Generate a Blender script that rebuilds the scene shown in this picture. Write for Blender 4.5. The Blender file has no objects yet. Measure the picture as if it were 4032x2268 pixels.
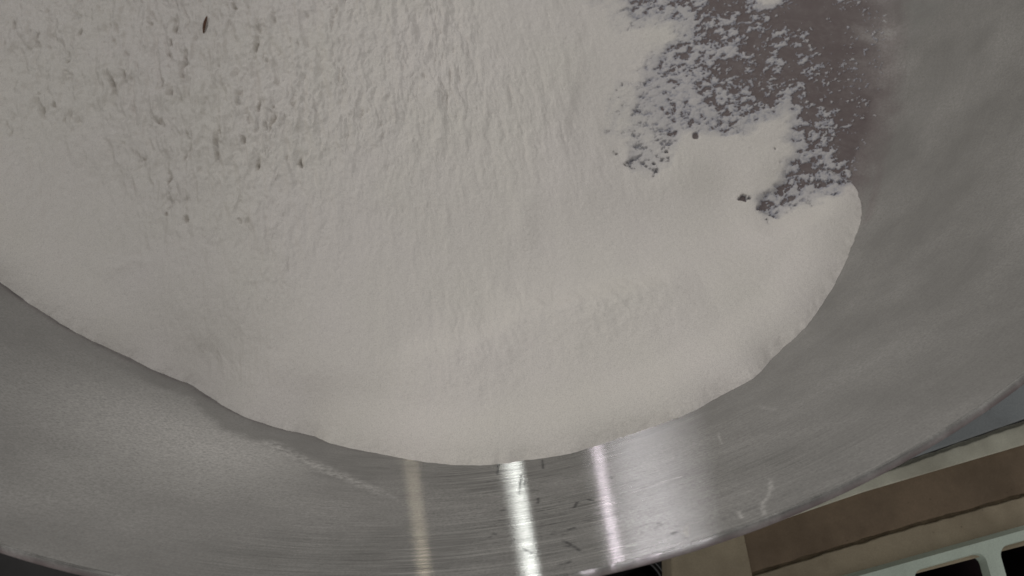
import bpy, bmesh, math
import numpy as np
from mathutils import Matrix, Vector

# ------------------------------------------------------------------ camera, world, lamps
R = 0.30                    # rim radius of the basin (m)
HB = 0.4946 * R             # depth of the basin
R0 = 0.8082 * R             # radius of its flat bottom
CAM = np.array([0.0, 0.977 * R, 0.62 * R + HB])
PA, PB, PC = 0.3335, 0.0266, 2.9855
FPX = 2950.0                # focal length in photo pixels (photo 4032 wide)


def rot3(a, b, c):
    ca, sa, cb, sb, cc, sc = math.cos(a), math.sin(a), math.cos(b), math.sin(b), math.cos(c), math.sin(c)
    rx = np.array([[1, 0, 0], [0, ca, -sa], [0, sa, ca]])
    ry = np.array([[cb, 0, sb], [0, 1, 0], [-sb, 0, cb]])
    rz = np.array([[cc, -sc, 0], [sc, cc, 0], [0, 0, 1]])
    return rz @ ry @ rx


M = rot3(PA, PB, PC)
S = bpy.context.scene
COL = S.collection
cd = bpy.data.cameras.new("camera")
cam = bpy.data.objects.new("camera", cd)
COL.objects.link(cam)
mw = Matrix.Identity(4)
for i in range(3):
    for j in range(3):
        mw[i][j] = M[i, j]
    mw[i][3] = CAM[i]
cam.matrix_world = mw
cd.sensor_width = 36.0
cd.lens = 36.0 * FPX / 4032.0
cd.dof.use_dof = True
cd.dof.focus_distance = 0.25
cd.dof.aperture_fstop = 24.0
cd.clip_start = 0.005
cd.clip_end = 100.0
S.camera = cam

W = bpy.data.worlds.new("World")
S.world = W
W.use_nodes = True
bg = W.node_tree.nodes["Background"]
bg.inputs[0].default_value = (1.0, 0.985, 0.96, 1)
bg.inputs[1].default_value = 0.29
S.view_settings.view_transform = "Standard"
S.view_settings.look = "None"
S.view_settings.exposure = 0.3
S.view_settings.gamma = 1.0
S.view_settings.use_curve_mapping = False


def ray(px, py):
    d = M @ np.array([(px - 2016) / FPX, -(py - 1134) / FPX, -1.0])
    return d


def on_plane(px, py, z):
    d = ray(px, py)
    t = (z - CAM[2]) / d[2]
    return CAM + t * d


KC = (R - R0) / HB


def on_wall(px, py):
    """where the sight line through a traced photo point meets the basin's inner wall"""
    d = ray(px, py)
    C = CAM
    a = d[0] ** 2 + d[1] ** 2 - (KC * d[2]) ** 2
    q = R0 + KC * C[2]
    b = 2 * (C[0] * d[0] + C[1] * d[1] - KC * d[2] * q)
    c = C[0] ** 2 + C[1] ** 2 - q * q
    D = math.sqrt(max(b * b - 4 * a * c, 0))
    for t in sorted(((-b - D) / (2 * a), (-b + D) / (2 * a))):
        z = C[2] + t * d[2]
        if t > 0 and -0.04 < z < HB + 0.01:
            return C + t * d
    return on_plane(px, py, 0.0)


def area(name, loc, target, sx, sy, power, col):
    l = bpy.data.lights.new(name, "AREA")
    l.shape = "RECTANGLE"
    l.size, l.size_y = sx, sy
    l.energy = power
    l.color = col
    o = bpy.data.objects.new(name, l)
    COL.objects.link(o)
    o.location = loc
    o.rotation_euler = (Vector(target) - Vector(loc)).to_track_quat("-Z", "Y").to_euler()
    return o


def lamp_x(px, py, ly, lz):
    """x of a lamp whose highlight on the brushed wall stands at this point of the wall"""
    P = on_wall(px, py)
    t = np.array([-P[1], P[0], 0.0]); t /= np.linalg.norm(t)
    V = CAM - P; V /= np.linalg.norm(V)
    lo, hi = -6.0, 6.0
    f = lambda x: float(np.dot(V, t) + np.dot((np.array([x, ly, lz]) - P) / np.linalg.norm(np.array([x, ly, lz]) - P), t))
    flo = f(lo)
    for _ in range(60):
        m = 0.5 * (lo + hi)
        if f(m) * flo > 0:
            lo = m
        else:
            hi = m
    return 0.5 * (lo + hi)


TGT = (0, 0.1, 0.05)
LY, LZ = -0.75, 1.75
for nm, pa, pb, ln, rad, col in (("tube_lamp", 2036, 2088, 1.3, 6.5, (0.95, 1.0, 0.985)),
                                 ("bulb_lamp", 1630, 1664, 0.07, 24.0, (1.0, 0.88, 0.66)),
                                 ("wall_lamp", 2388, 2416, 0.07, 80.0, (0.97, 0.86, 1.0)),
                                 ("window_lamp", 2410, 2740, 0.30, 8.5, (0.95, 0.93, 1.0))):
    xa, xb = lamp_x(pa, 2050, LY, LZ), lamp_x(pb, 2050, LY, LZ)
    wd = abs(xa - xb)
    print("LAMP", nm, xa, xb)
    area(nm, (0.5 * (xa + xb), LY, LZ), TGT, wd, ln, 1.6 * rad * math.pi * wd * ln, col)

area("side_fill_lamp", (1.25, -0.75, 0.75), TGT, 0.3, 0.35, 5.0, (1.0, 0.96, 0.90))  # unseen lamp added to rake sideways over the flour relief

# ------------------------------------------------------------------ helpers
RNG = np.random.default_rng(7)
PERM = RNG.permutation(4096)
GANG = RNG.uniform(0, 2 * np.pi, 4096)
GX, GY = np.cos(GANG), np.sin(GANG)


def perlin(x, y, seed=0):
    xi, yi = np.floor(x).astype(np.int64), np.floor(y).astype(np.int64)
    fx, fy = x - xi, y - yi
    u = fx * fx * fx * (fx * (fx * 6 - 15) + 10)
    v = fy * fy * fy * (fy * (fy * 6 - 15) + 10)

    def g(ix, iy, dx, dy):
        h = PERM[(PERM[(ix + seed * 131) & 4095] + iy) & 4095]
        return GX[h] * dx + GY[h] * dy
    a = g(xi, yi, fx, fy); b = g(xi + 1, yi, fx - 1, fy)
    c = g(xi, yi + 1, fx, fy - 1); d = g(xi + 1, yi + 1, fx - 1, fy - 1)
    return (a + u * (b - a)) * (1 - v) + (c + u * (d - c)) * v


def fbm(x, y, octs=4, seed=0, gain=0.5):
    s, a, n = 0, 1.0, 0
    for k in range(octs):
        s = s + a * perlin(x * 2 ** k + 17.3 * k, y * 2 ** k - 9.1 * k, seed + k)
        n += a
        a *= gain
    return s / n * 1.4


def sstep(a, b, x):
    t = np.clip((x - a) / (b - a), 0, 1)
    return t * t * (3 - 2 * t)


def shepard(X, Y, pts, sig):
    num = np.zeros_like(X); den = np.full_like(X, 1e-30)
    for (x, y, v) in pts:
        w = np.exp(-((X - x) ** 2 + (Y - y) ** 2) / (2 * sig * sig)) + 1e-12 / ((X - x) ** 2 + (Y - y) ** 2 + 1e-4)
        num += w * v; den += w
    return num / den


def seg_dist(X, Y, poly):
    best = np.full(X.shape, 1e9); along = np.zeros(X.shape); n = len(poly) - 1
    for k in range(n):
        (x0, y0), (x1, y1) = poly[k][:2], poly[k + 1][:2]
        dx, dy = x1 - x0, y1 - y0
        t = np.clip(((X - x0) * dx + (Y - y0) * dy) / (dx * dx + dy * dy + 1e-18), 0, 1)
        d = np.hypot(X - x0 - t * dx, Y - y0 - t * dy)
        m = d < best
        best = np.where(m, d, best); along = np.where(m, (k + t) / n, along)
    return best, along


def grid_mesh(name, V, nu, nv, mat, parent=None, wrap_u=False, smooth=True):
    """V indexed [u*nv+v]"""
    me = bpy.data.meshes.new(name)
    iu = np.arange(nu if wrap_u else nu - 1); iv = np.arange(nv - 1)
    A, B = np.meshgrid(iu, iv, indexing="ij")
    A2 = (A + 1) % nu
    q = np.stack([A * nv + B, A2 * nv + B, A2 * nv + B + 1, A * nv + B + 1], -1).reshape(-1, 4)
    me.vertices.add(len(V)); me.vertices.foreach_set("co", V.astype(np.float32).ravel())
    me.loops.add(q.size); me.loops.foreach_set("vertex_index", q.ravel().astype(np.int32))
    me.polygons.add(len(q)); me.polygons.foreach_set("loop_start", (np.arange(len(q)) * 4).astype(np.int32))
    me.polygons.foreach_set("use_smooth", np.full(len(q), smooth))
    me.update(calc_edges=True)
    me.materials.append(mat)
    o = bpy.data.objects.new(name, me)
    COL.objects.link(o)
    if parent:
        o.parent = parent
    return o, q


def attr(o, name, vals):
    a = o.data.attributes.new(name, "FLOAT", "POINT")
    a.data.foreach_set("value", np.asarray(vals, dtype=np.float32).ravel())


def tag(o, label=None, cat=None, kind=None):
    if label: o["label"] = label
    if cat: o["category"] = cat
    if kind: o["kind"] = kind
    return o


def empty(name, loc, label, cat):
    o = bpy.data.objects.new(name, None)
    COL.objects.link(o); o.location = loc
    bpy.context.view_layer.update()
    return tag(o, label, cat)


def adopt(child, parent):
    child.parent = parent
    child.matrix_parent_inverse = Matrix.Translation(-Vector(parent.location))


class NT:
    def __init__(self, name):
        self.m = bpy.data.materials.new(name); self.m.use_nodes = True
        self.t = self.m.node_tree; self.t.nodes.clear()
        self.out = self.n("ShaderNodeOutputMaterial")

    def n(self, typ, **kw):
        nd = self.t.nodes.new(typ)
        for k, v in kw.items():
            if k.startswith("i_"):
                key = k[2:]
                nd.inputs[int(key) if key.isdigit() else key.replace("_", " ")].default_value = v
            else:
                setattr(nd, k, v)
        return nd

    def l(self, a, b):
        self.t.links.new(a, b)

    def math(self, op, a, b=None, clamp=False):
        nd = self.n("ShaderNodeMath", operation=op, use_clamp=clamp)
        for i, v in enumerate((a, b)):
            if v is None: continue
            if isinstance(v, (int, float)): nd.inputs[i].default_value = v
            else: self.l(v, nd.inputs[i])
        return nd.outputs[0]

    def ramp(self, fac, stops):
        nd = self.n("ShaderNodeValToRGB")
        e = nd.color_ramp.elements
        while len(e) < len(stops): e.new(0.5)
        for k, (p, c) in enumerate(stops):
            e[k].position = p; e[k].color = c if len(c) == 4 else (*c, 1)
        self.l(fac, nd.inputs[0])
        return nd.outputs[0]

    def mix(self, fac, a, b, mode="MIX"):
        nd = self.n("ShaderNodeMix", data_type="RGBA", blend_type=mode)
        for i, v in ((0, fac), (6, a), (7, b)):
            if isinstance(v, (int, float)): nd.inputs[i].default_value = v
            elif isinstance(v, tuple): nd.inputs[i].default_value = v if len(v) == 4 else (*v, 1)
            else: self.l(v, nd.inputs[i])
        return nd.outputs[2]

    def noise(self, scale, detail=3, vec=None, rough=0.5):
        nd = self.n("ShaderNodeTexNoise", i_Scale=scale, i_Detail=detail, i_Roughness=rough)
        if vec is not None: self.l(vec, nd.inputs["Vector"])
        return nd.outputs["Fac"]

    def obj(self):
        return self.n("ShaderNodeTexCoord").outputs["Object"]

    def bump(self, h, strength, dist, normal=None):
        nd = self.n("ShaderNodeBump", i_Strength=strength, i_Distance=dist)
        self.l(h, nd.inputs["Height"])
        if normal is not None: self.l(normal, nd.inputs["Normal"])
        return nd.outputs[0]

    def attr(self, name):
        return self.n("ShaderNodeAttribute", attribute_name=name).outputs["Fac"]


# ------------------------------------------------------------------ materials
def mat_flour():
    k = NT("flour")
    co = k.obj()
    thick = k.attr("cover")
    fine = k.noise(2600, 3, co)
    mid = k.noise(500, 4, co)
    big = k.noise(22, 3, co)
    c = k.mix(k.ramp(big, [(0.35, (0, 0, 0)), (0.65, (1, 1, 1))]), (0.72, 0.69, 0.64), (0.735, 0.698, 0.66))
    c = k.mix(1.0, c, k.ramp(fine, [(0.25, (0.80, 0.80, 0.80)), (0.5, (1, 1, 1)), (0.75, (1.12, 1.12, 1.12))]), "MULTIPLY")
    c = k.mix(thick, (0.36, 0.36, 0.40), c)
    p = k.n("ShaderNodeBsdfPrincipled", i_Roughness=1.0)
    p.inputs["Specular IOR Level"].default_value = 0.1
    k.l(c, p.inputs["Base Color"])
    b = k.bump(fine, 0.5, 0.0005)
    b = k.bump(mid, 0.3, 0.0010, b)
    k.l(b, p.inputs["Normal"])
    k.l(p.outputs[0], k.out.inputs[0])
    return k.m


def mat_metal(name="brushed_metal", rim=False):
    k = NT(name)
    co = k.obj()
    uv = k.n("ShaderNodeUVMap", uv_map="wall").outputs[0]
    mp = k.n("ShaderNodeMapping"); k.l(uv, mp.inputs[0]); mp.inputs["Scale"].default_value = (14, 900, 1)
    br = k.noise(1.0, 5, mp.outputs[0], 0.65)
    mp2 = k.n("ShaderNodeMapping"); k.l(uv, mp2.inputs[0]); mp2.inputs["Scale"].default_value = (60, 2600, 1)
    br2 = k.noise(1.0, 3, mp2.outputs[0], 0.6)
    big = k.noise(9, 4, co, 0.6)
    grain = k.noise(1800, 2, co)
    polish = k.attr("polish")
    dust = k.attr("dust")
    mark = k.attr("mark")
    base = k.mix(k.ramp(big, [(0.35, (0, 0, 0)), (0.65, (1, 1, 1))]), (0.36, 0.352, 0.335), (0.40, 0.392, 0.375))
    base = k.mix(0.5, base, k.ramp(grain, [(0.25, (0.72, 0.72, 0.72)), (0.75, (1.2, 1.2, 1.2))]), "MULTIPLY")
    mp3 = k.n("ShaderNodeMapping"); k.l(uv, mp3.inputs[0]); mp3.inputs["Scale"].default_value = (170, 1100, 1)
    fl_ = k.noise(1.0, 3, mp3.outputs[0], 0.6)
    base = k.mix(k.math("MULTIPLY", polish, 0.75), base, k.ramp(fl_, [(0.27, (0.3, 0.3, 0.3)), (0.34, (1, 1, 1)), (0.66, (1, 1, 1)), (0.75, (1.5, 1.5, 1.5))]), "MULTIPLY")
    base = k.mix(k.math("MULTIPLY", polish, 0.8), base, k.ramp(br, [(0.3, (0.55, 0.55, 0.56)), (0.5, (0.97, 0.97, 0.97)), (0.7, (1.5, 1.5, 1.5))]), "MULTIPLY")
    base = k.mix(k.math("MULTIPLY", polish, 0.9), base, k.ramp(br2, [(0.32, (0.5, 0.5, 0.5)), (0.5, (1, 1, 1)), (0.68, (1.45, 1.45, 1.45))]), "MULTIPLY")
    # dull, oxidised share
    dif = k.n("ShaderNodeBsdfDiffuse", i_Roughness=0.6)
    k.l(k.mix(1.0, base, (0.82, 0.81, 0.80), "MULTIPLY"), dif.inputs[0])
    tan = k.n("ShaderNodeTangent", direction_type="RADIAL", axis="Z")
    gl = k.n("ShaderNodeBsdfAnisotropic")
    gl.distribution = "BECKMANN"
    gl.inputs["Anisotropy"].default_value = 0.975
    k.l(tan.outputs[0], gl.inputs["Tangent"])
    k.l(base, gl.inputs["Color"])
    rr = k.math("SUBTRACT", 0.46, k.math("MULTIPLY", polish, 0.18))
    k.l(rr, gl.inputs["Roughness"])
    b = k.bump(br, 0.004, 0.0004)
    b = k.bump(br2, 0.004, 0.0002, b)
    k.l(b, gl.inputs["Normal"])
    mx = k.n("ShaderNodeMixShader")
    k.l(k.math("ADD", 0.45, k.math("MULTIPLY", polish, 0.4)), mx.inputs[0])
    k.l(dif.outputs[0], mx.inputs[1]); k.l(gl.outputs[0], mx.inputs[2])
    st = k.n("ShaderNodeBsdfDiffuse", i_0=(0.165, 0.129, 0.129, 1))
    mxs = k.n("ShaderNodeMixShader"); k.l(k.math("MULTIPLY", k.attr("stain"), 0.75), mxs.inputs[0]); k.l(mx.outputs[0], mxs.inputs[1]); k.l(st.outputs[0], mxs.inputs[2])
    mx = mxs
    # flour dust lying on the metal
    du = k.n("ShaderNodeBsdfDiffuse", i_0=(0.70, 0.68, 0.65, 1))
    gn = k.noise(900, 4, co, 0.7)
    df = k.math("MULTIPLY", dust, k.ramp(gn, [(0.3, (0.45, 0.45, 0.45)), (0.7, (1.5, 1.5, 1.5))]), True)
    mx2 = k.n("ShaderNodeMixShader"); k.l(df, mx2.inputs[0]); k.l(mx.outputs[0], mx2.inputs[1]); k.l(du.outputs[0], mx2.inputs[2])
    # dark residue marks
    dk = k.n("ShaderNodeBsdfDiffuse", i_0=(0.04, 0.04, 0.042, 1))
    mx3 = k.n("ShaderNodeMixShader"); k.l(mark, mx3.inputs[0]); k.l(mx2.outputs[0], mx3.inputs[1]); k.l(dk.outputs[0], mx3.inputs[2])
    k.l(mx3.outputs[0], k.out.inputs[0])
    return k.m


def mat_plain(name, col, rough=0.8, var=0.15, scale=60, bump=0.0, metallic=0.0, spec=0.3, tint=None, vs=(1, 1, 1)):
    k = NT(name)
    mp = k.n("ShaderNodeMapping"); k.l(k.obj(), mp.inputs[0]); mp.inputs["Scale"].default_value = vs
    a = k.noise(scale, 5, mp.outputs[0], 0.6)
    g = k.noise(1500, 2, mp.outputs[0])
    lo = tuple(x * (1 - var) for x in col); hi = tuple(min(1, x * (1 + var)) for x in (tint or col))
    c = k.mix(k.ramp(a, [(0.3, (0, 0, 0)), (0.7, (1, 1, 1))]), lo, hi)
    c = k.mix(0.4, c, k.ramp(g, [(0.3, (0.8, 0.8, 0.8)), (0.7, (1.15, 1.15, 1.15))]), "MULTIPLY")
    wear = k.noise(scale * 0.35, 4, mp.outputs[0], 0.7)
    c = k.mix(0.8, c, k.ramp(wear, [(0.34, (0.72, 0.70, 0.68)), (0.5, (1, 1, 1)), (0.7, (1.1, 1.1, 1.1))]), "MULTIPLY")
    spot = k.noise(260, 2, mp.outputs[0], 0.5)
    c = k.mix(0.7, c, k.ramp(spot, [(0.22, (0.35, 0.32, 0.3)), (0.27, (1, 1, 1))]), "MULTIPLY")
    p = k.n("ShaderNodeBsdfPrincipled", i_Roughness=rough, i_Metallic=metallic)
    p.inputs["Specular IOR Level"].default_value = spec
    k.l(c, p.inputs["Base Color"])
    if bump:
        k.l(k.bump(a, bump, 0.002), p.inputs["Normal"])
    k.l(p.outputs[0], k.out.inputs[0])
    return k.m


def mat_glass():
    k = NT("dark_glass")
    p = k.n("ShaderNodeBsdfPrincipled", i_Roughness=0.06)
    p.inputs["Base Color"].default_value = (0.012, 0.011, 0.012, 1)
    p.inputs["Coat Weight"].default_value = 0.6
    k.l(p.outputs[0], k.out.inputs[0])
    return k.m


FLOUR = mat_flour()
METAL = mat_metal()
# ------------------------------------------------------------------ floor far below
me = bpy.data.meshes.new("floor")
bm = bmesh.new()
bmesh.ops.create_grid(bm, x_segments=1, y_segments=1, size=3.0)
bm.to_mesh(me); bm.free()
me.materials.append(mat_plain("dark_floor", (0.022, 0.021, 0.021), 0.7, 0.3, 12))
fl = bpy.data.objects.new("floor", me); COL.objects.link(fl); fl.location = (0, 0, -0.62)
tag(fl, kind="structure")

# ------------------------------------------------------------------ the basin
TH0 = math.pi / 2
tt = np.concatenate([np.linspace(-math.radians(25), math.radians(165), 2800, endpoint=False),
                     np.linspace(math.radians(165), math.radians(335), 240, endpoint=False)])
FIL = 0.014
ang = math.atan2(HB, R - R0)                  # wall slope above horizontal
tl = FIL * math.tan(ang / 2)
prof = [(r, 0.0) for r in np.concatenate([np.linspace(0.0005, 0.12, 14, endpoint=False), np.linspace(0.12, R0 - tl, 130, endpoint=False)])]
for a in np.linspace(0, ang, 16, endpoint=False):
    prof.append((R0 - tl + FIL * math.sin(a), FIL * (1 - math.cos(a))))
p0 = np.array([R0 + tl * math.cos(ang), tl * math.sin(ang)])
p1 = np.array([R, HB])
for s in np.linspace(0, 1, 330):
    prof.append(tuple(p0 + s * (p1 - p0)))
n_in = len(prof)
RT = 0.0021                                   # thickness of the rim
for a in np.linspace(0, math.pi, 4)[1:]:
    pass
body_prof = prof + [(R + RT * 0.9, HB - 0.003), (R0 + 0.006, 0.004), (R0 - 0.01, -0.0028), (0.0005, -0.0028)]
PR = np.array(body_prof)
arc = np.concatenate([[0], np.cumsum(np.hypot(np.diff(PR[:, 0]), np.diff(PR[:, 1])))])
nv, nu = len(PR), len(tt)
X = np.cos(tt)[:, None] * PR[None, :, 0]; Y = np.sin(tt)[:, None] * PR[None, :, 0]
Z = np.repeat(PR[None, :, 1], nu, 0)
basin = empty("metal_basin", (0, 0, 0), "large round brushed metal basin holding a bed of white flour", "basin")
body, q = grid_mesh("bowl_wall", np.stack([X, Y, Z], -1).reshape(-1, 3), nu, nv, METAL, basin, wrap_u=True)


def wall_uv(o, q, U, V):
    l = o.data.uv_layers.new(name="wall")
    u = U.ravel()[q.ravel()].reshape(-1, 4); v = V.ravel()[q.ravel()].reshape(-1, 4)
    wrapm = (u.max(1) - u.min(1)) > 1.0
    u[wrapm] = np.where(u[wrapm] < u[wrapm].max(1, keepdims=True) - 1.0, u[wrapm] + 2 * math.pi * R, u[wrapm])
    l.data.foreach_set("uv", np.stack([u, v], -1).astype(np.float32).ravel())


wall_uv(body, q, np.repeat((tt * R)[:, None], nv, 1), np.repeat(arc[None], nu, 0))

TH = np.repeat(np.unwrap(tt)[:, None], nv, 1)
ARC = np.repeat(arc[None], nu, 0)


def uvp(px, py):
    P = on_wall(px, py)
    th = math.atan2(P[1], P[0])
    if th < -math.radians(60): th += 2 * math.pi
    rr = math.hypot(P[0], P[1])
    if rr < R0 - 1e-4 or P[2] < 0.0005:
        return th * R, min(rr, R0 - tl)
    i = np.interp(P[2], PR[130:n_in, 1], arc[130:n_in])
    return th * R, float(i)


U, Vv = TH * R, ARC
inside = np.zeros((nu, nv)); inside[:, :n_in] = 1
nz = fbm(U / 0.012, Vv / 0.012, 5, 3)
nzf = fbm(U / 0.003, Vv / 0.003, 4, 9)
dust = np.zeros((nu, nv))


def blob(px, py, rpx, amt, sq=(1, 1)):
    global dust
    u, v = uvp(px, py)
    u2, v2 = uvp(px + rpx, py); u3, v3 = uvp(px, py + rpx)
    rad = max(math.hypot(u2 - u, v2 - v), math.hypot(u3 - u, v3 - v)) * 0.8
    d = np.hypot((U - u) / sq[0], (Vv - v) / sq[1])
    dust += amt * np.exp(-(d / rad) ** 2)


for b in ((740, 1690, 210, .36), (480, 1600, 220, .22), (980, 1790, 130, .24), (150, 1500, 220, .08),
          (1000, 1900, 200, .10), (500, 1950, 260, .08)):
    blob(*b)
# the slid edge of the dust: clean band between flour and dust
edge = [uvp(*p) for p in ((-200, 1080), (0, 1150), (300, 1345), (560, 1480), (760, 1560), (900, 1680), (1040, 1735), (1200, 1815), (1400, 1900), (1640, 2000))]
eu = np.array([e[0] for e in edge]); ev = np.array([e[1] for e in edge])
o = np.argsort(eu)
line_v = np.interp(U, eu[o], ev[o])
above = sstep(-0.001, 0.008, Vv - line_v + nz * 0.004)
inrange = sstep(eu.min(), eu.min() + 0.02, U)
dust = dust * above
d, al = seg_dist(U, Vv, [uvp(*p) for p in ((1060, 1745), (1200, 1815), (1330, 1868), (1480, 1930), (1620, 1990))])
dust += 0.50 * np.exp(-((d + 0.0012 * nz) / (0.0016 + 0.0028 * (1 - al))) ** 2) * (1 - al ** 3) * np.clip(0.65 + 1.3 * nzf, 0, 1.4)
# haze on the fillet at the right
dust2 = dust; dust = np.zeros((nu, nv))
for b in ((3440, -20, 110, .30), (3500, 160, 70, .22), (3510, 300, 60, .2), (3480, 420, 60, .1), (3350, 60, 90, .2), (3420, 230, 60, .12)):
    blob(*b)
dust = dust2 + dust * np.clip(0.8 + 0.9 * nz, 0, 2)
# bare bottom: thin film of flour, patchy
bott = np.zeros((nu, nv)); bott[:, :144] = 1
stn = sstep(R0 + 0.010, R0 - 0.012, Vv + nz * 0.006)
cl = [uvp(*p) for p in ((0, 1110), (110, 1192), (300, 1310), (600, 1455), (740, 1510), (900, 1610), (1050, 1672), (1200, 1708), (1380, 1765), (1600, 1808))]
d, al = seg_dist(U, Vv, cl)
stn = np.maximum(stn, 0.75 * np.exp(-(d / 0.0032) ** 2) * np.clip(0.75 + 0.8 * nz, 0, 1) * (1 - al ** 2))
d, al = seg_dist(U, Vv, [uvp(*p) for p in ((3470, 640), (3452, 720), (3432, 800), (3415, 860))])
stn = np.maximum(stn, 0.5 * np.exp(-(d / 0.0035) ** 2))
attr(body, "stain", stn * inside)
dust += bott * np.clip(0.02 + 0.08 * nz + 0.08 * nzf, 0, 1)
dust += (1 - bott) * np.clip(0.02 + 0.04 * nz, 0, 1)
for pts, wpx, am in ((((3030, 1885), (3038, 1925), (3018, 1962), (3000, 1985), (3008, 2022)), 9, .4), (((2905, 2015), (2924, 2037)), 8, .35),
                     (((2702, 2070), (2708, 2108)), 8, .5), (((2688, 2080), (2700, 2102)), 6, .4), (((2440, 1942), (2560, 1908), (2685, 1876)), 5, .2),
                     (((2828, 1705), (2842, 1748)), 6, .2), (((2990, 1600), (3050, 1612)), 14, .14), (((2940, 1940), (2950, 1935)), 8, .2), (((2470, 2150), (2500, 2146)), 8, .3)):
    P = [uvp(*p) for p in pts]
    d, al = seg_dist(U + nzf * 0.0006, Vv + nz * 0.0006, P)
    dust += am * np.exp(-(d / (wpx * 0.00007)) ** 2) * np.clip(0.8 + 1.5 * nzf, 0, 1.5)
cloud = fbm(U / 0.05, Vv / 0.04, 4, 200)
dust += (1 - bott) * np.clip(0.05 + 0.20 * cloud, 0, 0.28) * (1 - np.clip(dust * 2, 0, 1))
attr(body, "dust", np.clip(dust, 0, 0.9) * inside)

mark = np.zeros((nu, nv))
UL = TH[:, 0] * R
nzq = fbm(U / 0.0016, Vv / 0.0011, 3, 19)


def scratch(pts, wpx, amt):
    global mark
    P = [uvp(*p) for p in pts]
    pu = [p[0] for p in P]; pv = [p[1] for p in P]
    iu = np.where((UL > min(pu) - 0.004) & (UL < max(pu) + 0.004))[0]; iv = np.where((arc > min(pv) - 0.004) & (arc < max(pv) + 0.004))[0]
    if len(iu) == 0 or len(iv) == 0: return
    sl = np.ix_(iu, iv)
    d, al = seg_dist(U[sl] + nzq[sl] * 0.0005, Vv[sl] + nzf[sl] * 0.0006, P)
    w = wpx * 0.00006
    mark[sl] = np.maximum(mark[sl], amt * np.exp(-(d / w) ** 2) * np.clip(0.8 + 1.8 * nzq[sl], 0, 1))


for s in (((2052, 1870), (2045, 1945)), ((2070, 1895), (2062, 1910)), ((2135, 1812), (2140, 1845)), ((2120, 1960), (2118, 1980)),
          ((2266, 1985), (2275, 1978), (2262, 1996)), ((2316, 1968), (2334, 1970)), ((2216, 2130), (2240, 2140), (2262, 2155), (2282, 2168)),
          ((2225, 2150), (2262, 2150)), ((1975, 2010), (1990, 2008)), ((1936, 2100), (1952, 2104)), ((2060, 2160), (2095, 2178)),
          ((2205, 2225), (2245, 2212)), ((2240, 2085), (2262, 2078)), ((2405, 1878), (2412, 1884)), ((2590, 2060), (2604, 2066)),
          ((2640, 2104), (2662, 2096)), ((1962, 1820), (1958, 1870)), ((2395, 2105), (2410, 2100))):
    scratch(s, 8, 0.85)
for _ in range(110):
    px = RNG.uniform(1900, 2750); py = RNG.uniform(1850, 2180)
    scratch(((px, py), (px + RNG.uniform(6, 26), py - RNG.uniform(-2, 8))), RNG.uniform(4, 7), RNG.uniform(0.2, 0.6))
d, al = seg_dist(U + nzf * 0.0005, Vv + nzq * 0.0006, cl)
mark = np.maximum(mark, 0.5 * np.exp(-(d / 0.0016) ** 2) * np.clip(0.5 + 1.2 * nz, 0, 1) * (1 - al ** 3))
attr(body, "mark", mark * inside)
# stretch of wall made glossier where the lamp streaks fall
u1, _ = uvp(1380, 2000); u2, _ = uvp(3150, 2000)
ua, ub = min(u1, u2), max(u1, u2)
pol = sstep(ua - 0.06, ua + 0.05, U) * (1 - sstep(ub - 0.05, ub + 0.06, U))
pol = pol * sstep(R0 + 0.005, R0 + 0.02, Vv) * 0.8 + 0.1
attr(body, "polish", pol)

# rim: a separate thick rolled edge
rp = [(R, HB)] + [(R + 0.0004 * (1 - math.cos(a)), HB + 0.0004 * math.sin(a)) for a in np.linspace(0.2, math.pi / 2, 4)]
rp += [(R + RT - 0.0004 + 0.0004 * math.sin(a), HB - 0.0009 + 0.0004 * math.cos(a)) for a in np.linspace(0, math.pi / 2, 4)]
rp += [(R + RT, HB - 0.0032), (R + RT * 0.9, HB - 0.0034), (R + 0.0002, HB - 0.001)]
RP = np.array(rp)
rarc = np.concatenate([[0], np.cumsum(np.hypot(np.diff(RP[:, 0]), np.diff(RP[:, 1])))])
n2 = len(RP)
V = np.stack([np.cos(tt)[:, None] * RP[None, :, 0], np.sin(tt)[:, None] * RP[None, :, 0], np.repeat(RP[None, :, 1], nu, 0)], -1)
V[..., 2] += (fbm(tt * R / 0.03, tt * 0 + 3.3, 3, 21) * 0.0003)[:, None]
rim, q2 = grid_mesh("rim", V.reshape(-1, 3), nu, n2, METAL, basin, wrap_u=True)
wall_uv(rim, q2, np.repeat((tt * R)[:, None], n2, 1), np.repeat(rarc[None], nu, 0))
rpol = np.full((nu, n2), 0.15); rst = np.full((nu, n2), 1.1)  # stain value here only darkens the rim's top face
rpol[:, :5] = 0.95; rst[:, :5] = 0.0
attr(rim, "polish", rpol); attr(rim, "stain", rst); attr(rim, "mark", np.zeros((nu, n2)))  # stain on the rim only darkens its top face
UR = np.repeat((tt * R)[:, None], n2, 1)
attr(rim, "dust", np.clip(0.05 + 0.4 * fbm(UR / 0.01, UR * 0, 4, 5), 0, 0.35))

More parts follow.
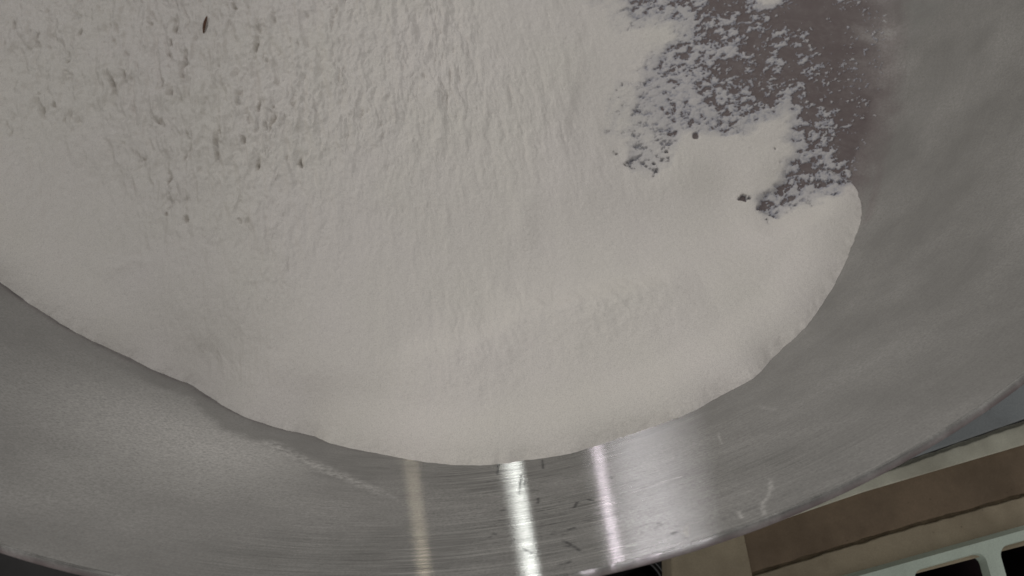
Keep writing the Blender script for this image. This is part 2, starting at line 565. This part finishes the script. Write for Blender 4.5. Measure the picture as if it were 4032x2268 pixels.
# ------------------------------------------------------------------ the flour
EDGE = [(-300, 900), (0, 1110), (55, 1152), (110, 1192), (200, 1248), (300, 1310), (420, 1368), (520, 1412), (600, 1455), (660, 1478), (740, 1510), (800, 1545),
        (850, 1578), (900, 1610), (960, 1640), (1050, 1672), (1130, 1695), (1200, 1708), (1240, 1718), (1300, 1745), (1380, 1765), (1500, 1787), (1600, 1808),
        (1700, 1822), (1800, 1831), (1900, 1832), (2000, 1824), (2070, 1812), (2180, 1798), (2270, 1780), (2400, 1738), (2540, 1690), (2640, 1655), (2690, 1638),
        (2750, 1608), (2830, 1562), (2900, 1525), (2960, 1495), (3000, 1460), (3040, 1410), (3085, 1368), (3140, 1320), (3200, 1255), (3240, 1195),
        (3280, 1130), (3320, 1050), (3352, 975), (3372, 920), (3390, 868), (3395, 800), (3403, 720), (3412, 665)]
ring = []
for p in EDGE:
    P = on_wall(*p)
    ring.append((math.atan2(P[1], P[0]), P[2]))
ring.sort()
rth = np.array([r[0] for r in ring]); rz = np.array([r[1] for r in ring])
thv = np.linspace(-math.radians(15), math.radians(195), 2000)
tha = np.concatenate([thv[:-1], np.linspace(math.radians(195), math.radians(345), 200, endpoint=False)])
tha_w = (tha + math.pi) % (2 * math.pi) - math.pi
# which end of the traced edge is the bare one
bare_th = ring[0][0] if abs(math.atan2(*on_wall(3412, 665)[1::-1]) - ring[0][0]) < 1e-6 else ring[-1][0]
zc = np.interp(tha_w, rth, rz)
lo_th, hi_th = rth[0], rth[-1]
z_bare = -0.0015
if bare_th == lo_th:
    dthe = lo_th - tha_w
    zc = np.where(dthe > 0, z_bare + (rz[0] - z_bare) * np.exp(-np.clip(dthe, 0, 9) / 0.004), zc)
    back = sstep(0.55, 0.9, dthe); zc = zc + back * (0.02 - zc)
else:
    dthe = tha_w - hi_th
    zc = np.where(dthe > 0, z_bare + (rz[-1] - z_bare) * np.exp(-np.clip(dthe, 0, 9) / 0.004), zc)
zc = zc + 0.0008 * fbm(tha * R / 0.007, tha * 0 + 1.7, 4, 31) * (zc > 0.001)
# radius of the inner wall at height z (fillet included)
pz, pr = PR[144:n_in, 1], PR[144:n_in, 0]
rc = np.where(zc > 0, np.interp(zc, pz, pr) + 0.0004, R0 - tl + np.interp(0.0012, pz, pr - pr[0]))
rho = np.concatenate([np.linspace(0.002, 0.25, 130, endpoint=False), np.linspace(0.25, 1, 480)])
FX = np.cos(tha)[:, None] * rc[:, None] * rho[None]
FY = np.sin(tha)[:, None] * rc[:, None] * rho[None]


def pt(px, py, z=0.015):
    P = on_plane(px, py, z)
    return P[0], P[1]


ctl = [(2600, 900, 10), (3000, 700, 4), (2500, 400, 2.5), (2450, 180, 2.5), (2440, 600, 4), (2340, 300, 5), (2700, 150, 1.5), (2920, 790, 1.8), (3050, 590, 1.5), (2735, 540, 2), (2850, 650, 2.2), (2580, 780, 6), (2300, 700, 11), (1800, 600, 14), (1200, 500, 17), (600, 400, 20), (300, 800, 23),
       (1000, 1000, 15), (1600, 1000, 16), (2150, 1000, 14), (2000, 1180, 20), (2250, 1240, 25), (2500, 1180, 26), (1800, 1400, 27), (2300, 1500, 40), (2800, 1200, 34),
       (3100, 900, 15), (3250, 750, 7), (1300, 1450, 21), (800, 1250, 14), (1500, 0, 15), (500, 0, 20), (2300, 0, 5), (2900, 300, 1.2), (3200, 300, 0.6), (3300, 550, 0.8),
       (3400, 200, .6), (2900, 0, 2), (3200, 0, .5), (2650, 600, 5), (2800, -300, 2), (1500, -500, 18), (500, -600, 24)]
cp = [(*pt(x, y, z / 1000), z / 1000) for x, y, z in ctl]
ker = np.exp(-np.linspace(-2, 2, 61) ** 2); ker /= ker.sum()
zs_ = np.convolve(np.pad(zc, 30, mode="edge"), ker, mode="valid")
tip_th = tha_w[np.argmin(np.abs(tha_w - bare_th))]
wt_ = np.exp(-((tha_w - tip_th) / 0.05) ** 2)
zs_ = zs_ * (1 - wt_) + zc * wt_
for k in range(0, len(tha), 16):
    cp.append((math.cos(tha[k]) * rc[k], math.sin(tha[k]) * rc[k], max(zs_[k], 0.0)))
CP = np.array(cp)
c2 = 0.022 ** 2
D = np.sqrt((CP[:, None, 0] - CP[None, :, 0]) ** 2 + (CP[:, None, 1] - CP[None, :, 1]) ** 2 + c2)
wgt = np.linalg.solve(D - 0.0004 * np.eye(len(CP)), CP[:, 2] - CP[:, 2].mean())
HT = np.full(FX.shape, CP[:, 2].mean())
for k in range(len(CP)):
    HT += wgt[k] * np.sqrt((FX - CP[k, 0]) ** 2 + (FY - CP[k, 1]) ** 2 + c2)
HT = np.maximum(HT, 0.0006)

# roughness of the bed: torn and pitted where it was scooped
rough_pts = [(200, 150, 1), (700, 300, 1), (1100, 400, .85), (1500, 400, .5), (1900, 500, .3), (2300, 500, .12), (300, 560, .8), (250, 800, .1), (700, 720, .9), (1000, 900, .4),
             (1500, 800, .2), (2000, 850, .06), (600, 1200, .03), (1500, 1150, .03), (2500, 1000, 0), (880, 1360, .28), (1750, 1380, .22), (100, 1000, .06), (2800, 1300, 0),
             (1500, 0, .55), (2200, 0, .12), (400, 1000, .06), (1300, 1600, 0), (2200, 1650, 0), (500, 850, .35), (2600, 300, .1), (1200, 0, .8)]
RO = shepard(FX, FY, [(*pt(x, y), v) for x, y, v in rough_pts], 0.022)
a0 = np.array(pt(900, 700)); a1 = np.array(pt(870, 200))
ax = (a1 - a0) / np.linalg.norm(a1 - a0)
A = FX * ax[0] + FY * ax[1]; B = -FX * ax[1] + FY * ax[0]
wx = 0.002 * fbm(A / 0.01, B / 0.01, 2, 40); wy = 0.002 * fbm(A / 0.01, B / 0.01, 2, 44)
n1 = fbm((A + wx) / 0.0118, (B + wy) / 0.0042, 4, 50, 0.52)
n2_ = fbm((A + wy) / 0.030, (B + wx) / 0.013, 3, 60)
n3 = fbm(A / 0.0035, B / 0.0022, 3, 70)
pit = sstep(0.20, 0.80, n1 + 0.5 * n2_) ** 1.4
n4 = fbm((A + wx) / 0.021, (B + wy) / 0.0055, 3, 52, 0.45)
crev = sstep(0.80, 1.0, 1 - np.abs(n4) * 1.6) * sstep(0.0, 0.35, n2_ + 0.25 * n1)
relief = RO * (-0.0040 * pit * np.clip(0.3 + 1.2 * RO * (0.5 + n2_), 0, 1.2) - 0.0009 * crev + 0.0028 * n2_ + 0.0010 * n3 - 0.0024 * n1 + 0.0032 * n4)
relief += 0.00009 * fbm(A / 0.004, B / 0.003, 3, 80) + 0.00035 * fbm(A / 0.035, B / 0.02, 2, 85)
# ridges left by the scoop
def ridge(pts, w, amp, back=1.0):
    """crest with a short face towards the scooped side and a gentle back"""
    q = np.array([pt(x, y, 0.022) for x, y in pts])
    qa = q[:, 0] * ax[0] + q[:, 1] * ax[1]; qb = -q[:, 0] * ax[1] + q[:, 1] * ax[0]
    o_ = np.argsort(qb); qa, qb = qa[o_], qb[o_]
    Bw, Aw = B + wy * 0.8, A + wx * 0.8
    sg = Aw - np.interp(Bw, qb, qa)
    env = np.sin(np.clip((Bw - qb[0]) / (qb[-1] - qb[0]), 0, 1) * math.pi) ** 1.2
    return amp * env * np.where(sg > 0, np.exp(-(sg / w) ** 2), np.exp(-(sg / (w * back)) ** 2))


def dent(pts, w, amp):
    d, al = seg_dist(FX + wx * 0.8, FY + wy * 0.8, [pt(x, y, 0.022) for x, y in pts])
    return amp * np.exp(-(d / w) ** 2) * np.sin(np.clip(al, 0.02, 0.98) * math.pi) ** 0.6


r1 = ridge(((1900, 1110), (1960, 1165), (2060, 1228), (2170, 1245), (2300, 1225), (2450, 1195), (2760, 1120)), 0.0085, 0.0072, 2.6)
r2 = ridge(((1500, 1475), (1720, 1440), (1850, 1405), (1960, 1360), (2040, 1310), (2150, 1260)), 0.0090, 0.0042, 2.2)
r3 = dent(((560, 1460), (800, 1480), (1100, 1440), (1400, 1460), (1560, 1470)), 0.009, 0.0008)
r4 = dent(((430, 1100), (440, 1050), (500, 1020), (600, 1010)), 0.0022, 0.0008)
r5 = dent(((2080, 700), (2060, 860), (2090, 960)), 0.005, 0.0010) + dent(((1690, 240), (1720, 420), (1740, 560)), 0.004, 0.0010) + dent(((2350, 350), (2370, 500), (2340, 620)), 0.004, 0.0007)
cw1 = 0.0016 * fbm(FX / 0.0045, FY / 0.0045, 3, 210); cw2 = 0.0016 * fbm(FX / 0.0045, FY / 0.0045, 3, 220); cw3 = fbm(FX / 0.003, FY / 0.003, 3, 230)
for c in (((788, 118), (796, 80), (802, 45)), ((588, 450), (612, 462), (632, 484)), ((645, 640), (652, 690), (643, 722)), ((648, 730), (650, 765)), ((640, 800), (642, 832)),
          ((200, 400), (196, 440), (214, 498), (222, 512)), ((250, 440), (254, 466)), ((718, 500), (736, 538)), 
          ((945, 512), (948, 545)), ((68, 108), (80, 165)), ((1000, 110), (995, 185)), ((660, 138), (668, 178)), ((350, 120), (338, 165)), ((440, 150), (458, 185)),
          ((575, 55), (592, 100)), ((850, 470), (858, 540)), ((1008, 600), (990, 640)), ((1165, 600), (1172, 640)), ((915, 830), (935, 860)), ((700, 820), (722, 870)),
          ((460, 570), (470, 592)), ((530, 590), (560, 620))):
    d, al = seg_dist(FX + wx * 0.3 + cw1, FY + wy * 0.3 + cw2, [pt(x, y, 0.021) for x, y in c])
    relief -= 0.0036 * np.exp(-(d / 0.00075) ** 2) * np.sin(math.pi * np.clip(al, 0.03, 0.97)) ** 0.8 * np.clip(0.55 + 1.6 * cw3, 0, 1.3)
relief += (r1 + r2) * (1 + 0.16 * fbm(A / 0.007, B / 0.006, 4, 90)) + r3 + r4 + r5
fade = 1 - sstep(0.965, 1.0, rho)[None] * np.ones_like(FX)
HT = HT + relief * fade * sstep(0.0005, 0.006, HT)

# coverage: how much of the bottom the flour still hides, read off the photo in rows
COVER = {
    0: "2350:1 2450:.95 2500:.6 2560:.55 2620:.75 2680:.35 2740:.6 2780:.3 2850:.15 2930:.15 2965:.9 3010:1.3 3060:1.2 3095:.5 3120:.05 3200:0 3280:0 3300:.6 3350:.2 3450:.0",
    -80: "2400:1 2600:.6 2750:.4 2900:.3 2960:1.3 3020:1.4 3100:1.2 3150:.1 3300:.05 3450:0",
    50: "2450:1 2500:.62 2600:.7 2680:.7 2740:.6 2780:.3 2850:.2 2940:.2 2970:.5 3000:.55 3050:.05 3100:0 3200:0 3300:.05 3450:.17",
    100: "2450:1 2500:.9 2600:.97 2700:.9 2730:.7 2770:.35 2830:.65 2870:.5 2930:.3 3000:.5 3050:.15 3150:.03 3250:.03 3400:.12 3500:.15",
    150: "2500:1.2 2600:1.2 2690:1 2720:.6 2760:.3 2800:.2 2850:.45 2900:.6 2940:.2 3000:.15 3060:.65 3100:.4 3150:.5 3200:.03 3300:.03 3450:.17",
    200: "2550:1.1 2600:.95 2640:.75 2680:.5 2700:.35 2740:.8 2780:.4 2820:.85 2880:.8 2910:.7 2950:.15 3000:.2 3060:.4 3100:.15 3180:.3 3250:.05 3350:.1 3480:.15",
    250: "2500:1.1 2560:.9 2600:.65 2640:.6 2700:.7 2760:.6 2800:.55 2840:.15 2900:.1 2950:.4 3000:.3 3070:.7 3100:.15 3180:.55 3210:.3 3300:.16 3450:.17",
    300: "2480:1.1 2560:.85 2600:.65 2680:.55 2740:.85 2800:.3 2850:.15 2900:.35 2950:.3 3000:.15 3030:.3 3100:.1 3300:.16 3450:.17",
    350: "2480:1 2560:.85 2620:.75 2700:.8 2740:.5 2780:.2 2820:.75 2850:.5 2900:.4 2950:.35 3000:.25 3060:.3 3120:.5 3140:.4 3200:.12 3300:.16 3450:.17",
    400: "2460:1 2540:.8 2600:.75 2640:.55 2680:.85 2740:.95 2800:.6 2850:.4 2900:.55 2950:.6 3000:.35 3050:.3 3090:.7 3110:.9 3150:.25 3250:.12 3350:.08 3450:.17",
    450: "2450:1 2520:.85 2600:.75 2650:.55 2720:.5 2760:.65 2820:.7 2870:.5 2920:.6 2970:.5 3020:.45 3060:.9 3100:1.1 3130:.6 3180:.15 3270:.45 3350:.1 3450:.17",
    500: "2440:1 2520:.9 2600:.85 2650:.75 2700:.8 2760:.75 2800:.7 2850:.6 2880:.55 2920:.75 2950:.8 3000:1.1 3050:1.3 3120:1.1 3150:.3 3200:.4 3260:.5 3300:.35 3400:.08",
    550: "2430:1 2520:.9 2600:.9 2640:.7 2700:1.1 2760:1.1 2820:1.1 2900:1.2 3000:1.4 3100:1.1 3120:.8 3140:.3 3200:.5 3240:.6 3280:.2 3350:.1 3420:.15",
    600: "2420:1.1 2520:.85 2600:.9 2650:.98 2700:1.2 2850:1.3 3000:1.4 3100:1.2 3170:.9 3200:.4 3230:.6 3270:.5 3320:.2 3380:.15 3430:.2",
    650: "2420:1.1 2510:.82 2560:.85 2620:.95 2700:1.2 2850:1.4 3000:1.4 3080:1.2 3110:.8 3130:.3 3180:.2 3220:.75 3260:.6 3310:.4 3360:.3 3400:.25 3430:.2",
    700: "2420:1.2 2520:1 2650:1.3 2850:1.4 3000:1.4 3070:1.2 3090:.9 3110:.2 3150:.35 3200:.55 3250:.55 3290:.35 3310:.3 3340:.35 3370:.5 3400:.8 3430:1.0",
    750: "2500:1.4 2700:1.4 2850:1.4 3000:1.4 3050:1.1 3080:.3 3110:.25 3140:.6 3200:.75 3230:.45 3260:.5 3290:.7 3320:1.0 3350:1.25 3400:1.4",
    785: "2700:1.4 2850:1.4 2950:1.2 2980:1 3000:.3 3040:.2 3080:.45 3130:.75 3200:.95 3250:1.2 3350:1.4",
    835: "2700:1.4 2850:1.4 2970:1.3 3000:.3 3040:.35 3065:.8 3100:.95 3150:1.1 3300:1.4",
    870: "2700:1.4 2950:1.4 2985:.9 3020:1.2 3100:1.4 3300:1.4",
    930: "2500:1.5 2700:1.5 2900:1.5 3100:1.5 3300:1.5", 1000: "2400:1.5 2800:1.5 3200:1.5"}
cpts = []
for y, row in COVER.items():
    for t in row.split():
        x, v = t.split(":")
        P = on_plane(float(x), y, 0.0)
        cpts.append((P[0], P[1], float(v)))
# work only on the stretch near the bare patch
P0 = np.array([on_plane(x, y, 0)[:2] for x, y in ((2350, -150), (2350, 1000), (3600, -150), (3600, 1000))])
near = (FX > P0[:, 0].min() - .03) & (FX < P0[:, 0].max() + .03) & (FY > P0[:, 1].min() - .03) & (FY < P0[:, 1].max() + .03)
fx, fy = FX[near], FY[near]
num = np.zeros_like(fx); den = np.full_like(fx, 1e-12)
for (x, y, v) in cpts:
    w = np.exp(-((fx - x) ** 2 + (fy - y) ** 2) / (2 * 0.0031 ** 2))
    num += w * v; den += w
cov = np.full(FX.shape, 1.5); cov[near] = (num + 1.5 * 0.004) / (den + 0.004)
A2 = FX * math.cos(0.35) + FY * math.sin(0.35); B2 = -FX * math.sin(0.35) + FY * math.cos(0.35)
nn = fbm(A2 / 0.0060, B2 / 0.0040, 5, 110, 0.68)
nn = 0.5 + 0.95 * nn                               # roughly uniform over 0..1
thick = cov * 1.06 - 0.11 * sstep(0.45, 0.6, cov) * (1 - sstep(0.85, 1.1, cov)) + 0.04 * sstep(0.08, 0.2, cov) - nn
sp = fbm(A2 / 0.0036, B2 / 0.0027, 4, 140, 0.65) + 0.25 * perlin(A2 / 0.012, B2 / 0.012, 145)
thick = np.where((cov > 0.04) & (cov < 0.75), np.maximum(thick, np.clip(sp - 0.32 + 0.3 * cov, -1, 0.35) * 2.0), thick)
cs_n = np.zeros_like(fx); cs_d = np.full_like(fx, 1e-12)
for (x, y, v) in cpts:
    w = np.exp(-((fx - x) ** 2 + (fy - y) ** 2) / (2 * 0.009 ** 2)); cs_n += w * v; cs_d += w
covs = np.full(FX.shape, 1.5); covs[near] = (cs_n + 1.5 * 0.02) / (cs_d + 0.02)
# a few lone holes in the flour
hx = FX + 0.0011 * fbm(FX / 0.003, FY / 0.003, 3, 160); hy = FY + 0.0011 * fbm(FX / 0.003, FY / 0.003, 3, 170)
for (px, py, w) in ((2735, 540, 13), (2922, 788, 13), (2905, 791, 7), (2948, 788, 5), (3050, 590, 7), (2622, 610, 6), (2574, 655, 5), (2640, 530, 6)):
    x, y = on_plane(px, py, 0.0)[:2]
    thick -= 2.2 * np.exp(-(((hx - x) ** 2 + (hy - y) ** 2) / (w * 0.000115 * 1.05) ** 2)) * np.clip(0.7 + 1.2 * (nn - 0.5), 0.3, 1.5)
T = 0.0006
cut = sstep(0.0, 0.55, thick)
low = np.where(thick < 0.75, 1.0, 0.0)
patch = 1 - sstep(0.65, 1.15, cov)
HB_thin = np.where(thick > 0, 0.00025 + T * np.clip(thick, 0, 1.0) ** 0.8, -0.0006 - 0.001 * np.clip(-thick, 0, 1))
blend = sstep(0.55, 1.25, covs) * sstep(0.5, 1.0, cov)
HT = np.where(thick > 0, HB_thin * (1 - blend) + np.maximum(HT, 0.0012) * blend * np.clip(sstep(0.0, 0.35, thick), 0.15, 1) + 0.0, HB_thin)
# meet the wall exactly at the traced edge
mt = sstep(0.90, 1.0, rho)[None] * np.ones_like(FX)
m2 = sstep(0.972, 1.0, rho)[None] * np.ones_like(FX)
zcm = zs_[:, None] * (1 - m2) + zc[:, None] * m2
zcm = zcm + 0.0004 * fbm(FX / 0.004, FY / 0.004, 4, 150) * m2 * (zc > 0.002)[:, None]
HT = HT * (1 - mt) + np.where((thick > 0) | (cov > 1.3), np.maximum(zcm, np.minimum(HB_thin, 0.0007)), -0.0008) * mt
cover = np.clip(sstep(0.0, 0.26, thick) * (0.52 + 0.48 * sstep(0.80, 1.12, cov + 0.25 * (0.5 - nn))), 0, 1)
fo, _ = grid_mesh("flour_bed", np.stack([FX, FY, HT], -1).reshape(-1, 3), len(tha), len(rho), FLOUR, None, wrap_u=True)
attr(fo, "cover", cover)
tag(fo, "bed of fine white flour spread over the bottom of the metal basin", "flour")

# a sliver of bran on the flour
bx, by = pt(796, 78, 0.021)
kz = np.argmin((FX - bx) ** 2 + (FY - by) ** 2)
bz = float(HT.ravel()[kz]) + 0.0014
bm = bmesh.new()
dirv = np.array(pt(804, 42, 0.021)) - np.array(pt(788, 118, 0.021)); L_ = np.linalg.norm(dirv); dirv /= L_
prev = None
for k in range(9):
    t = k / 8
    w_ = 0.00075 * math.sin(math.pi * (0.08 + 0.84 * t)) + 0.0001
    c_ = np.array([bx, by]) + dirv * (t - 0.5) * L_ * 0.9
    n_ = np.array([-dirv[1], dirv[0]])
    zz = bz + 0.0008 * math.sin(math.pi * t)
    ring_ = [bm.verts.new((*(c_ + n_ * w_ * math.cos(a)), zz + 0.6 * w_ * math.sin(a))) for a in np.linspace(0, 2 * math.pi, 8, endpoint=False)]
    if prev:
        for q_ in range(8):
            bm.faces.new([prev[q_], prev[(q_ + 1) % 8], ring_[(q_ + 1) % 8], ring_[q_]])
    else:
        bm.faces.new(ring_)
    prev = ring_
bm.faces.new(prev)
bmesh.ops.recalc_face_normals(bm, faces=bm.faces)
me = bpy.data.meshes.new("bran_flake"); bm.to_mesh(me); bm.free()
me.materials.append(mat_plain("bran", (0.10, 0.05, 0.03), 0.8, 0.3, 900))
bf = bpy.data.objects.new("bran_flake", me); COL.objects.link(bf)
tag(bf, "tiny reddish brown bran sliver stuck in the rough upper left flour", "bran flake")

# ------------------------------------------------------------------ what stands beyond the rim
def slab(name, pix, z, th, mat, parent=None, jag=(), bevel=0.001, jamp=0.0004):
    """board whose top outline was measured on the photo; jag lists the edges with a worn, uneven line"""
    pts = []
    n = len(pix)
    P = [on_plane(x, y, z)[:2] for x, y in pix]
    for k in range(n):
        a, b = np.array(P[k]), np.array(P[(k + 1) % n])
        if k in jag:
            L = np.linalg.norm(b - a); m = max(2, int(L / 0.0012)); nrm = np.array([-(b - a)[1], (b - a)[0]]) / L
            s = np.linspace(0, 1, m, endpoint=False)
            off = jamp * (fbm(s * L / 0.009 + 5.3 * z * 1000, s * 0 + k * 3.7, 4, 130) * 2.0) * np.minimum(1, s * m / 3)
            pts += [tuple(a + (b - a) * t + nrm * o_) for t, o_ in zip(s, off)]
        else:
            pts.append(tuple(a))
    bm = bmesh.new()
    vs = [bm.verts.new((x, y, z)) for x, y in pts]
    f = bm.faces.new(vs)
    if f.normal.z < 0: f.normal_flip()
    bm.normal_update()
    if f.normal.z < 0: f.normal_flip()
    r = bmesh.ops.extrude_face_region(bm, geom=[f])
    for v in [g for g in r["geom"] if isinstance(g, bmesh.types.BMVert)]:
        v.co.z -= th
    bmesh.ops.recalc_face_normals(bm, faces=bm.faces)
    me = bpy.data.meshes.new(name); bm.to_mesh(me); bm.free()
    me.materials.append(mat)
    o = bpy.data.objects.new(name, me); COL.objects.link(o)
    if bevel:
        b = o.modifiers.new("bevel", "BEVEL"); b.width = bevel; b.segments = 3; b.limit_method = "ANGLE"; b.angle_limit = math.radians(50)
    if parent: adopt(o, parent)
    return o


# steel table top under the right of the basin
steel = mat_plain("dull_steel", (0.29, 0.31, 0.32), 0.5, 0.18, 20, 0.05, 0.35)
st = slab("steel_table", [(2500, 2190), (3400, 1872), (4250, 1575), (4250, 700), (3000, 300), (2000, 900)], -0.0035, 0.02, steel, None)
tag(st, "grey steel table top showing as a narrow wedge behind the basin rim at right", "table")

wt = empty("worktop", tuple(on_plane(3700, 2000, -0.06)), "worn cream worktop with its shaded band coloured brown, running past the basin at lower right", "worktop")
cream = mat_plain("lit_cream_edging", (0.62, 0.605, 0.50), 0.75, 0.16, 45, 0.1)  # lit strip of the worktop, its brightness put into the colour
brown = mat_plain("shaded_board", (0.205, 0.15, 0.10), 0.7, 0.16, 50, 0.08)  # shadowed band of the worktop, the shade put into a brown colour
beige = mat_plain("beige_board", (0.37, 0.31, 0.22), 0.75, 0.15, 40, 0.08)
slab("lit_edge_strip", [(2700, 2130), (3535, 1841), (4032, 1668), (4300, 1578), (4300, 1668), (4032, 1752), (3400, 1938), (2930, 2098), (2700, 2170)], -0.022, 0.03, cream, wt, jag=(0, 1, 2))
slab("shaded_panel", [(2900, 2090), (3400, 1920), (4032, 1734), (4300, 1650), (4300, 1860), (4032, 1944), (3700, 2034), (3300, 2152), (2930, 2265)], -0.025, 0.027, brown, wt, jag=(4, 5, 6, 7), bevel=0.0008)
slab("front_board", [(2930, 2280), (3300, 2166), (3700, 2049), (4032, 1955), (4300, 1875), (4300, 2080), (2985, 2420)], -0.0245, 0.027, beige, wt, jag=(0, 1, 2, 3))
slab("end_block", [(2640, 2150), (2930, 2098), (2964, 2262), (2981, 2420), (2650, 2420)], -0.0235, 0.027, beige, wt, bevel=0.0012)
slab("joint_filler", [(2900, 2190), (4300, 1760), (4300, 1960), (2900, 2330)], -0.0265, 0.02, mat_plain("joint_dirt", (0.16,0.125,0.08), 0.9, 0.3, 200), wt, bevel=0)

# plastic crate with rows of pockets, leaning
def crate():
    zc_ = -0.020
    O = on_plane(3542, 2223, zc_); E = on_plane(4032, 2087, zc_)
    e1 = (E - O) / np.linalg.norm(E - O)
    up = np.array([0, 0, 1.0])
    e2 = np.cross(e1, up)
    if np.dot(e2, on_plane(3700, 2400, zc_) - on_plane(3700, 2200, zc_)) < 0: e2 = -e2
    tilt = math.radians(-16)
    e2t = e2 * math.cos(tilt) + up * math.sin(tilt)
    e3 = np.cross(e1, e2t)
    if e3[2] > 0: e3 = -e3
    pa = on_plane(3550, 2243, zc_); pb = on_plane(3872, 2150, zc_)
    pitch = abs(np.dot(on_plane(3912, 2180, zc_) - on_plane(3564, 2260, zc_), e1))
    u0 = np.dot(on_plane(3564, 2240, zc_) - O, e1)
    bm = bmesh.new()
    Q = 5
    cache = {}

    def vert(u, v, w):
        key = (round(u * 1e6), round(v * 1e6), round(w * 1e6))
        if key not in cache:
            cache[key] = bm.verts.new(O + e1 * u + e2t * v + e3 * w)
        return cache[key]
    nx, ny = 7, 3
    hw, hh = pitch, pitch * 0.95
    rib, top, cr = 0.0034, 0.0044, 0.0045
    for ix in range(-2, nx - 2):
        for iy in range(ny):
            x0, x1 = u0 + ix * hw, u0 + (ix + 1) * hw
            y0, y1 = iy * hh, (iy + 1) * hh
            a0_, a1_, b0, b1 = x0 + rib, x1 - rib, y0 + top, y1 - 0.002
            inner, outer = [], []
            for (cx, cy, st_, ox, oy) in ((a1_ - cr, b1 - cr, 0, x1, y1), (a0_ + cr, b1 - cr, 90, x0, y1), (a0_ + cr, b0 + cr, 180, x0, y0), (a1_ - cr, b0 + cr, 270, x1, y0)):
                for s in range(Q + 1):
                    a = math.radians(st_ + 90 * s / Q)
                    inner.append((cx + cr * math.cos(a), cy + cr * math.sin(a)))
                    outer.append((ox, oy))
            N = len(inner)
            for k in range(N):
                i0, i1, o0, o1 = inner[k], inner[(k + 1) % N], outer[k], outer[(k + 1) % N]
                vv = [vert(*i0, 0.0006), vert(*i1, 0.0006), vert(*o1, 0), vert(*o0, 0)]
                vv = list(dict.fromkeys(vv))
                if len(vv) > 2: bm.faces.new(vv)
                sh = lambda p, w: ((p[0] - (a0_ + a1_) / 2) * 0.97 + (a0_ + a1_) / 2, (p[1] - b1) * 0.9 + b1)
                w1, w2 = 0.006, 0.09
                j0, j1 = sh(i0, w1), sh(i1, w1)
                bm.faces.new([vert(*i0, 0.0006), vert(*j0, w1), vert(*j1, w1), vert(*i1, 0.0006)])
                bm.faces.new([vert(*j0, w1), vert(*j0, w2), vert(*j1, w2), vert(*j1, w1)])
            bm.faces.new([vert(*((p[0] - (a0_ + a1_) / 2) * 0.97 + (a0_ + a1_) / 2, (p[1] - b1) * 0.9 + b1), 0.09) for p in inner])
    # outer skirt
    ua, ub_, va, vb = u0 - 2 * hw, u0 + (nx - 2) * hw, 0.0, ny * hh
    for (p, r_) in (((ua, va), (ub_, va)), ((ub_, va), (ub_, vb)), ((ub_, vb), (ua, vb)), ((ua, vb), (ua, va))):
        bm.faces.new([vert(*p, 0), vert(*r_, 0), vert(*r_, 0.092), vert(*p, 0.092)])
    bmesh.ops.recalc_face_normals(bm, faces=bm.faces)
    me = bpy.data.meshes.new("plastic_crate"); bm.to_mesh(me); bm.free()
    k = mat_plain("mint_plastic", (0.50, 0.57, 0.49), 0.5, 0.08, 30)
    me.materials.append(k)
    dk = mat_plain("pocket_shade", (0.03, 0.02, 0.025), 0.6, 0.3, 40)  # shade deep in the pockets, put into the wall colour
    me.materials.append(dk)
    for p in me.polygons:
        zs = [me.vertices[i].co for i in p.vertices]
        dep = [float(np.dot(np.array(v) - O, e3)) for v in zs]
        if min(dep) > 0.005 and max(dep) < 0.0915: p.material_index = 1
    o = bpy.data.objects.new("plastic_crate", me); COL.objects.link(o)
    tag(o, "pale green plastic crate with dark square pockets beyond the worktop at lower right", "crate")


crate()

# dark glass jar standing by the worktop
def lathe(name, prof_, loc, mat, parent=None, n=72):
    P_ = np.array(prof_); t = np.linspace(0, 2 * math.pi, n, endpoint=False)
    V_ = np.stack([np.cos(t)[:, None] * P_[None, :, 0], np.sin(t)[:, None] * P_[None, :, 0], np.repeat(P_[None, :, 1], n, 0)], -1).reshape(-1, 3)
    o, _ = grid_mesh(name, V_ + np.array(loc), n, len(P_), mat, None, wrap_u=True)
    if parent: adopt(o, parent)
    return o


GL = mat_glass()
jp = on_plane(2490, 2330, -0.05)
jar = empty("glass_jar", (jp[0], jp[1], -0.20), "dark glass jar peeping out below the rim beside the worktop end", "jar")
jr = 0.0165
base = (jp[0], jp[1], -0.20)
lathe("jar_body", [(0.0005, 0), (jr * 1.25, 0.0), (jr * 1.3, 0.004), (jr * 1.3, 0.105), (jr * 1.2, 0.118), (jr, 0.126), (jr, 0.150), (jr * 0.93, 0.151), (jr * 0.9, 0.146), (jr * .9, 0.125), (jr * 1.15, 0.11), (0.0005, 0.10)], base, GL, jar)
lathe("neck_ring", [(jr * 1.0, 0.138), (jr * 1.12, 0.139), (jr * 1.16, 0.142), (jr * 1.12, 0.145), (jr * 1.0, 0.146)], base, GL, jar)
# low dark shelf the jar, the worktop and the crate stand on
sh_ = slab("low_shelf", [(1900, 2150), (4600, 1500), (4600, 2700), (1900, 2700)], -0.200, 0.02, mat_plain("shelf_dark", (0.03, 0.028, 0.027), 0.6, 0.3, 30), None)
tag(sh_, "dark low shelf in shade below the basin rim carrying the glass jar", "shelf")
